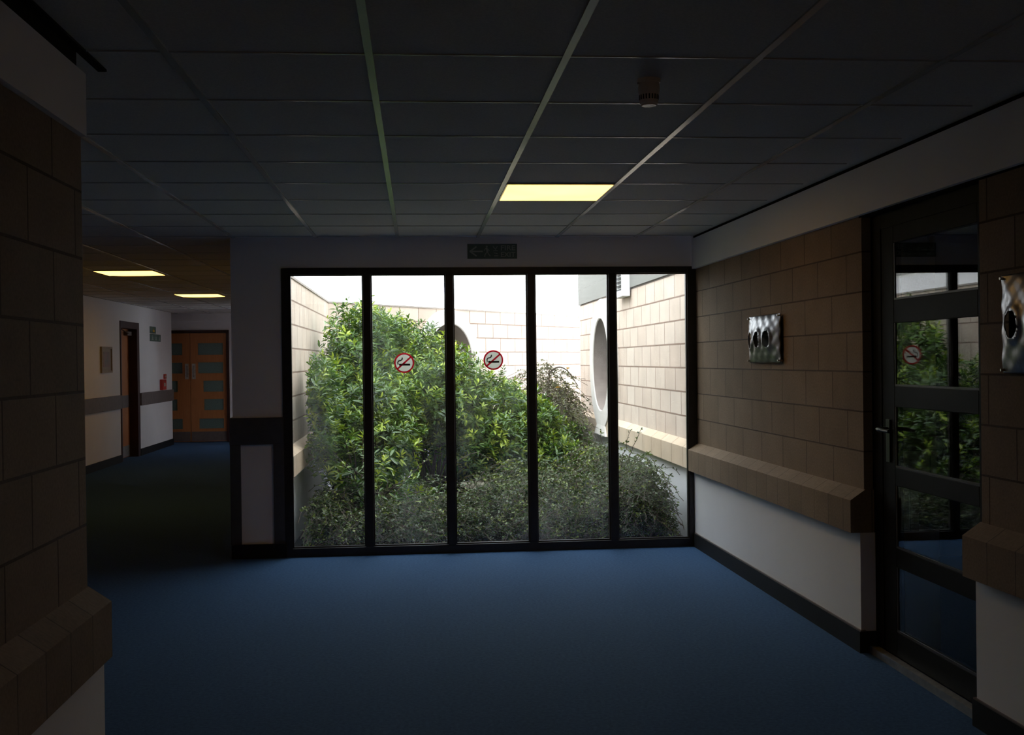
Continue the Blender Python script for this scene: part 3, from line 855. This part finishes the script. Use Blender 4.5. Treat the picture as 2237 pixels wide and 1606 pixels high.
# louvred vent on the upper render
t = empty('wall_vent', 2.15, 11.05, .62, 'white framed louvred vent high on the outside wall right of the oval window', 'vent')
q = MB(); a, b_, z0, z1 = 10.80, 11.32, .63, 1.3
q.box(2.055, 2.135, a, a+.05, z0, z1).box(2.055, 2.135, b_-.05, b_, z0, z1).box(2.055, 2.135, a+.05, b_-.05, z0, z0+.06).box(2.055, 2.135, a+.05, b_-.05, z1-.05, z1)
q.build('vent_frame', M['stucco'], t, bevel=.004)
q = MB()
for k in range(14):
    z = z0+.08+k*.04
    q.face([(2.075, a+.05, z), (2.075, b_-.05, z), (2.12, b_-.05, z+.03), (2.12, a+.05, z+.03)])
    q.face([(2.12, a+.05, z+.034), (2.12, b_-.05, z+.034), (2.075, b_-.05, z+.004), (2.075, a+.05, z+.004)])
q.build('louvres', M['alu'], t)

# round stone half hidden in the ground cover
t = empty('stone_pedestal', .60, 10.45, F, 'low round stone pedestal with flat pale top half hidden in the small shrubs', 'stone pedestal')
MB().cyl((.60, 10.45, -1.20), (.60, 10.45, -1.165), .20, .195, 40).build('top_slab', M['stone'], t)
MB().cyl((.60, 10.45, F-.03), (.60, 10.45, -1.20), .16, .15, 32).build('pedestal', M['stone'], t)

# ================================================================ planting
rng = np.random.default_rng(7)
def unit(v): return v/np.linalg.norm(v, axis=-1, keepdims=True)
def leaves_mesh(name, base, dirs, nrm, length, width, tint, m, parent, curl=.12):
    """one mesh of pointed leaves: base (N,3), dirs (N,3) unit, nrm (N,3) unit, length (N,), width (N,)"""
    N = len(base); side = unit(np.cross(dirs, nrm)); nrm = unit(np.cross(side, dirs))
    L = length[:, None]; W = width[:, None]
    fold = .18
    def P(t, w, dz): return base+dirs*L*t+side*W*w*.5+nrm*(L*dz+np.abs(w)*W*fold)
    V = np.stack([P(0, 0, 0), P(.32, .8, .02), P(.68, .85, .0-curl*.4), P(1., 0, -curl), P(.68, -.85, -curl*.4), P(.32, -.8, .02)], axis=1)
    V = V.reshape(-1, 3)
    idx = np.arange(N)[:, None]*6
    faces = np.concatenate([idx+np.array([[0, 1, 2, 3]]), idx+np.array([[0, 3, 4, 5]])], axis=1).reshape(-1, 4)
    me = bpy.data.meshes.new(name)
    off = np.array(world_loc(parent)); V = V+np.array([0, 0, EYE])-off
    me.vertices.add(len(V)); me.vertices.foreach_set('co', V.ravel().astype(np.float32))
    me.loops.add(faces.size); me.loops.foreach_set('vertex_index', faces.ravel().astype(np.int32))
    me.polygons.add(len(faces)); me.polygons.foreach_set('loop_start', (np.arange(len(faces))*4).astype(np.int32))
    me.polygons.foreach_set('loop_total', np.full(len(faces), 4, dtype=np.int32))
    a = me.attributes.new('tint', 'FLOAT', 'POINT'); a.data.foreach_set('value', np.repeat(tint, 6).astype(np.float32))
    me.materials.append(m)
    me.update(calc_edges=True); me.validate()
    o = bpy.data.objects.new(name, me); COL.objects.link(o); o.parent = parent
    return o

LEAF_A = leaf_mat('evergreen_leaf', (.020, .055, .012, 1), (.085, .175, .020, 1), (.42, .52, .05, 1), rough=.27, trans=.20)
LEAF_B = leaf_mat('small_dark_leaf', (.016, .038, .006, 1), (.060, .105, .014, 1), (.24, .30, .04, 1), rough=.45, trans=.18)
LEAF_C = leaf_mat('sparse_olive_leaf', (.05, .05, .018, 1), (.12, .12, .04, 1), (.30, .30, .09, 1), rough=.5, trans=.2)

def inside_keepout(p):
    """True where a plant may grow (within the courtyard)"""
    x, y = p[:, 0], p[:, 1]
    wall = (x+1.0)*math.sin(ang)-(y-12.608)*math.cos(ang)
    return (x > -.93) & (x < 2.10) & (y > 8.36) & (wall > .14)

def shrub(label, blobs, n, leaf=.07, per=9, wid=.34, m=None, seed=0, stems=24, name='evergreen_shrub', group='glossy evergreen shrubs in the courtyard', foot=None, tall=()):
    g = np.random.default_rng(seed)
    vol = np.array([b[3]*b[4]*b[5] for b in blobs])**.67; vol = vol/vol.sum()
    P_, Nn = [], []
    for b, w in zip(blobs, vol):
        k = int(n*w)
        d = unit(g.normal(size=(k, 3)))
        r = g.uniform(.30, 1.0, k)**.45
        lump = 1+.13*np.sin(d[:, 0]*7+b[0]*9)*np.cos(d[:, 1]*6+b[1]*5)+.10*np.sin(d[:, 2]*9+b[2]*7+d[:, 0]*5)+g.normal(size=k)*.05
        P_.append(np.array(b[:3])+d*np.array(b[3:6])*(r*lump)[:, None]); Nn.append(unit(d/np.array(b[3:6])))
    for tx, ty, tz in tall:
        k = 10
        P_.append(np.array([tx, ty, tz])-np.stack([g.normal(size=k)*.012, g.normal(size=k)*.012, np.linspace(0, .30, k)], 1)); Nn.append(np.tile([[0, 0, 1.]], (k, 1)))
    Pp = np.concatenate(P_); Nn = np.concatenate(Nn)
    ok = inside_keepout(Pp) & (Pp[:, 2] > F+.02); Pp, Nn = Pp[ok], Nn[ok]
    K = len(Pp)
    axis = unit(Nn*.42+np.array([0, 0, .9])+g.normal(size=(K, 3))*.25)
    cx0, cy0 = (foot if foot else (np.mean([b[0] for b in blobs]), np.mean([b[1] for b in blobs])))
    root = empty(name, cx0, cy0, F-.02, label, 'shrub', group)
    # rosettes
    A = np.repeat(axis, per, axis=0); B = np.repeat(Pp, per, axis=0)
    ref = unit(np.cross(A, g.normal(size=A.shape))); oth = np.cross(A, ref)
    ph = np.tile(np.arange(per)*2.4, K)+np.repeat(g.uniform(0, 6.28, K), per)
    lvl = np.tile(np.linspace(0, 1, per), K)
    el = np.radians(-4+lvl*56+g.normal(size=len(ph))*9)
    rad = ref*np.cos(ph)[:, None]+oth*np.sin(ph)[:, None]
    D = unit(rad*np.cos(el)[:, None]+A*np.sin(el)[:, None])
    base = B+A*((lvl-.8)*leaf*.9)[:, None]+rad*.004
    Lg = leaf*(1.08-.45*lvl)*g.uniform(.75, 1.2, len(ph))
    ti = np.clip(np.repeat(g.beta(1.6, 2.4, K), per)+lvl*.30-.08+g.normal(size=len(ph))*.07, 0, 1)
    okb = inside_keepout(base) & inside_keepout(base+D*Lg[:, None])
    leaves_mesh('foliage', base[okb], D[okb], A[okb], Lg[okb], (Lg*wid)[okb], ti[okb], m or LEAF_A, root)
    mb = MB()
    pick = g.choice(K, min(stems, K), replace=False)
    for i in pick:
        p = Vector(Pp[i]); s0 = Vector((cx0+g.normal()*.07, cy0+g.normal()*.07, F-.05))
        mid = s0.lerp(p, .55)+Vector((g.normal()*.05, g.normal()*.05, .10))
        pts = [s0, s0.lerp(mid, .5)+Vector((0, 0, .04)), mid, mid.lerp(p, .5)+Vector((0, 0, .03)), p]
        mb.tube(pts, [.014, .011, .009, .006, .003], 6)
    for tx, ty, tz in tall:
        mb.tube([(tx, ty, tz-.55), (tx, ty, tz-.25), (tx, ty, tz)], [.005, .004, .003], 6)
    mb.build('stem', M['stem'], root)
    return root

shrub('tallest glossy green shrub, filling the leftmost window pane against the block wall',
      [(-.55, 11.0, .00, .42, .8, .60), (-.50, 10.4, -.45, .50, .75, .50), (-.85, 9.6, -.25, .16, .4, .35), (-.30, 11.5, .10, .50, .6, .42), (-.45, 9.9, -.75, .50, .5, .4), (-.80, 9.3, -.42, .13, .4, .42)],
      3400, leaf=.082, seed=1, foot=(-.5, 10.6), tall=((-.52, 11.5, .68),))
shrub('broad glossy green shrub behind the left sticker and second pane',
      [(.10, 11.3, -.25, .52, .7, .52), (.30, 11.0, -.40, .50, .65, .42), (-.10, 10.8, -.40, .40, .5, .35), (.05, 12.0, -.9, .8, .5, .5)],
      3000, leaf=.080, seed=2, foot=(.15, 11.3), tall=((-.10, 11.6, .42), (-.26, 11.4, .30)))
shrub('paler leafy shrub in the middle pane below the round window',
      [(.78, 11.4, -.55, .42, .6, .45), (.95, 11.0, -.85, .45, .55, .35), (.60, 10.8, -.80, .40, .45, .35)],
      2100, leaf=.078, seed=3, foot=(.8, 11.2), tall=((.86, 10.9, -.33),))
shrub('bright green leafy shrub behind the fourth pane, in front of the twiggy bush',
      [(1.22, 11.0, -.70, .20, .4, .40), (1.30, 10.8, -1.0, .32, .4, .32)],
      800, leaf=.080, seed=4, foot=(1.25, 10.9))
shrub('low broad-leaved shrub close to the glass at the bottom of the leftmost pane',
      [(-.55, 9.3, -.85, .38, .35, .30), (-.30, 9.2, -1.10, .45, .35, .22), (-.75, 9.0, -.66, .10, .15, .12)],
      150, leaf=.085, seed=5, foot=(-.5, 9.3), stems=30)
shrub('dark filling shrub at the back of the bed below the angled wall',
      [(.2, 12.4, -1.0, .9, .6, .45), (1.2, 12.6, -1.0, .9, .8, .45), (-.6, 12.0, -.9, .5, .5, .5)],
      1500, leaf=.08, seed=6, foot=(.6, 12.6))

def arching(label, spots, n, seed, hgt, spread, name='small_leaved_shrub', group='small leaved ground cover shrubs', extra=(), leaf=.028, m=None, tw=None, dens=.8):
    """arching twigs carrying two rows of tiny leaves; spots: (x, y, rx, ry, height)"""
    g = np.random.default_rng(seed)
    cx0 = np.mean([s_[0] for s_ in spots]); cy0 = np.mean([s_[1] for s_ in spots])
    root = empty(name, cx0, cy0, F-.02, label, 'shrub', group)
    tv = []; B, D, A_, Ln, T = [], [], [], [], []
    def twig(p0, p1, rise, r0):
        k = 7; pts = []
        p0, p1 = np.array(p0), np.array(p1)
        for i in range(k+1):
            t = i/k; q = p0*(1-t)+p1*t; q = q+np.array([0, 0, rise*4*t*(1-t)]); pts.append(q)
        pts = np.array(pts); pts[1:-1] += g.normal(size=(k-1, 3))*.008
        if not inside_keepout(pts).all(): return
        tv.append((pts, r0))
        ln = np.linalg.norm(p1-p0)
        m_ = int(max(6, ln/.016*dens))
        t = np.sort(g.uniform(.12, 1, m_)); seg = np.minimum((t*k).astype(int), k-1); fr = t*k-seg
        P0 = pts[seg]*(1-fr)[:, None]+pts[seg+1]*fr[:, None]; dr = unit(pts[seg+1]-pts[seg])
        sd_ = unit(np.cross(dr, np.array([0, 0, 1.])+g.normal(size=(m_, 3))*.35))*np.where(np.arange(m_) % 2, 1, -1)[:, None]
        B.append(P0); D.append(unit(sd_+dr*.5+np.array([0, 0, .25])+g.normal(size=(m_, 3))*.35)); A_.append(unit(np.array([0, 0, 1.])+g.normal(size=(m_, 3))*.5))
        Ln.append(leaf*g.uniform(.7, 1.25, m_)); T.append(np.clip(g.beta(1.8, 2.6)+g.normal(size=m_)*.15, 0, 1))
    for k in range(n):
        s_ = spots[g.integers(len(spots))] if len(spots) > 1 else spots[0]
        d = unit(g.normal(size=3)); d[2] = abs(d[2]); r = g.uniform(.25, 1)**.5
        tip = np.array([s_[0]+d[0]*s_[2]*r, s_[1]+d[1]*s_[3]*r, F+s_[4]*(.12+.88*d[2]*r)+g.normal()*.03])
        a = g.uniform(0, 6.28); L_ = g.uniform(.18, .5)*spread
        p0 = tip+np.array([math.cos(a)*L_, math.sin(a)*L_, -g.uniform(.03, .28)*spread]); p0[2] = max(p0[2], F)
        twig(p0, tip, g.uniform(.01, .07), .0022)
    for (p0, p1, rise) in extra: twig(p0, p1, rise, .004)
    mb_v = []; mb_f = []
    for pts, r0 in tv:
        nn = 4; b0 = len(mb_v)
        for i, p in enumerate(pts):
            r = r0*(1.2-.8*i/len(pts))
            dr = pts[min(i+1, len(pts)-1)]-pts[max(i-1, 0)]; dr = dr/np.linalg.norm(dr)
            u = np.cross(dr, [.3, .2, 1.]); u /= np.linalg.norm(u); w = np.cross(dr, u)
            for q in range(nn):
                an = 2*PI*q/nn; mb_v.append(tuple(p+(u*math.cos(an)+w*math.sin(an))*r+np.array([0, 0, EYE])-np.array(world_loc(root))))
        for i in range(len(pts)-1):
            for q in range(nn):
                r_ = (q+1) % nn; mb_f.append((b0+i*nn+q, b0+i*nn+r_, b0+(i+1)*nn+r_, b0+(i+1)*nn+q))
    me = bpy.data.meshes.new('twigs'); me.from_pydata(mb_v, [], mb_f); me.materials.append(tw or M['twig'])
    o = bpy.data.objects.new('twigs', me); COL.objects.link(o); o.parent = root
    B, D, A_, Ln, T = map(np.concatenate, (B, D, A_, Ln, T))
    ok = inside_keepout(B)
    leaves_mesh('foliage', B[ok], D[ok], A_[ok], Ln[ok], Ln[ok]*.55, T[ok], m or LEAF_B, root, curl=.05)
    return root

arching('small-leaved shrub spilling along the bottom of the first two panes',
        [(-.62, 9.2, .40, .5, .50), (-.78, 8.9, .16, .35, .42), (-.05, 9.3, .45, .6, .45), (-.30, 8.75, .6, .3, .30)], 1300, 11, .5, 1.0,
        extra=[((-.15, 9.0, -1.25), (-.78, 9.1, -.72), .05), ((-.45, 8.9, -1.25), (-.38, 8.9, -.80), .01), ((-.2, 9.0, -1.1), (.12, 9.0, -.78), .04)])
arching('small-leaved shrub in front of the round stone, below the middle pane',
        [(.50, 9.2, .42, .5, .42), (.85, 9.3, .40, .6, .50), (.60, 8.75, .5, .3, .30), (1.0, 10.0, .4, .5, .55)], 1300, 12, .5, 1.0,
        extra=[((.28, 10.2, -1.0), (.75, 10.2, -.98), .12)])
arching('taller small-leaved shrub with wispy shoots at the bottom of the right-hand panes',
        [(1.25, 9.3, .40, .55, .52), (1.70, 9.5, .36, .7, .72), (1.45, 8.75, .5, .3, .42), (1.35, 10.6, .5, .6, .55), (1.85, 9.0, .18, .35, .66), (1.80, 8.7, .25, .25, .45), (1.96, 8.75, .14, .35, .60), (1.95, 9.5, .14, .5, .62), (1.6, 11.2, .45, .8, .60), (1.75, 10.2, .25, .6, .62)], 3300, 13, .6, 1.05,
        extra=[((1.75, 9.4, -.95), (1.85, 9.4, -.62), .02), ((1.80, 9.3, -.90), (1.93, 9.3, -.60), .02), ((1.65, 9.6, -.95), (1.62, 9.6, -.62), .01),
               ((1.70, 9.7, -.90), (1.42, 9.8, -.66), .05), ((1.45, 10.4, -1.1), (1.72, 10.5, -.80), .03), ((1.42, 10.4, -1.1), (1.50, 10.4, -.85), .06),
               ((1.35, 9.2, -1.1), (1.28, 9.2, -.86), .02), ((1.78, 9.1, -.92), (1.98, 9.1, -.95), .10)])

# brown twiggy bush at the far right, with arching bare branches and two yellow flowers
br = arching('twiggy brown bush with sparse leaves beside the corner of the right-hand outside wall',
             [(1.60, 13.2, .40, .5, 1.42), (1.75, 12.9, .30, .4, 1.1), (1.55, 12.9, .45, .5, .8)], 3600, 21, 1.3, 1.3, name='twiggy_bush', group='', leaf=.034, m=LEAF_C, dens=.5)
if 'group' in br: del br['group']
mb = MB(); g = np.random.default_rng(5)
def arc(p0, p1, rise, r, k=8):
    p0, p1 = Vector(p0), Vector(p1)
    pts = [p0.lerp(p1, i/k)+Vector((0, 0, rise*4*(i/k)*(1-i/k))) for i in range(k+1)]
    mb.tube(pts, [r*(1-.6*i/k) for i in range(k+1)], 6)
arc((1.52, 13.0, F), (1.58, 13.0, .0-.12), .0, .020)
arc((1.58, 13.0, -.16), (1.92, 13.0, -.32), .14, .012)
arc((1.56, 13.0, -.45), (1.72, 13.0, -.62), .10, .009)
for k in range(26):
    a = g.uniform(0, 6.28); arc((1.6+g.normal()*.05, 13.1+g.normal()*.05, F), (1.66+math.cos(a)*g.uniform(.1, .34), 13.1+math.sin(a)*.3, F+g.uniform(.8, 1.45)), g.uniform(0, .1), .007)
mb.build('branches', M['stem'], br)
def flower(x, y, z, m, label, cat='flower', r=.035, group=None):
    t = empty('flower', x, y, z, label, cat, group)
    q = MB(); q.cyl((x, y, z-.10), (x, y, z), .003, .003, 6); q.build('stalk', M['greentwig'], t)
    g2 = np.random.default_rng(int(abs(x*y*1000)))
    k = 9; an = np.arange(k)*2*PI/k+.3
    Dd = unit(np.stack([np.cos(an), np.sin(an), g2.uniform(.2, .9, k)], 1))
    leaves_mesh('petals', np.tile([[x, y, z]], (k, 1)).astype(float), Dd, np.tile([[0, 0, 1.]], (k, 1)), np.full(k, r), np.full(k, r*.6), np.full(k, .5), m, t)
    return t
flower(1.77, 12.75, -.11, M['yellow'], 'yellow flower at the top of the twiggy bush, the higher of two')
flower(1.64, 12.70, -.33, M['yellow'], 'orange-yellow flower lower down in the twiggy bush')
flower(-.78, 10.0, -.10, M['pink'], 'small pale blossom on the tallest shrub in the leftmost pane', r=.030)
flower(.57, 10.9, .04, M['pink'], 'pink blossom in front of the round window of the angled wall', r=.032)
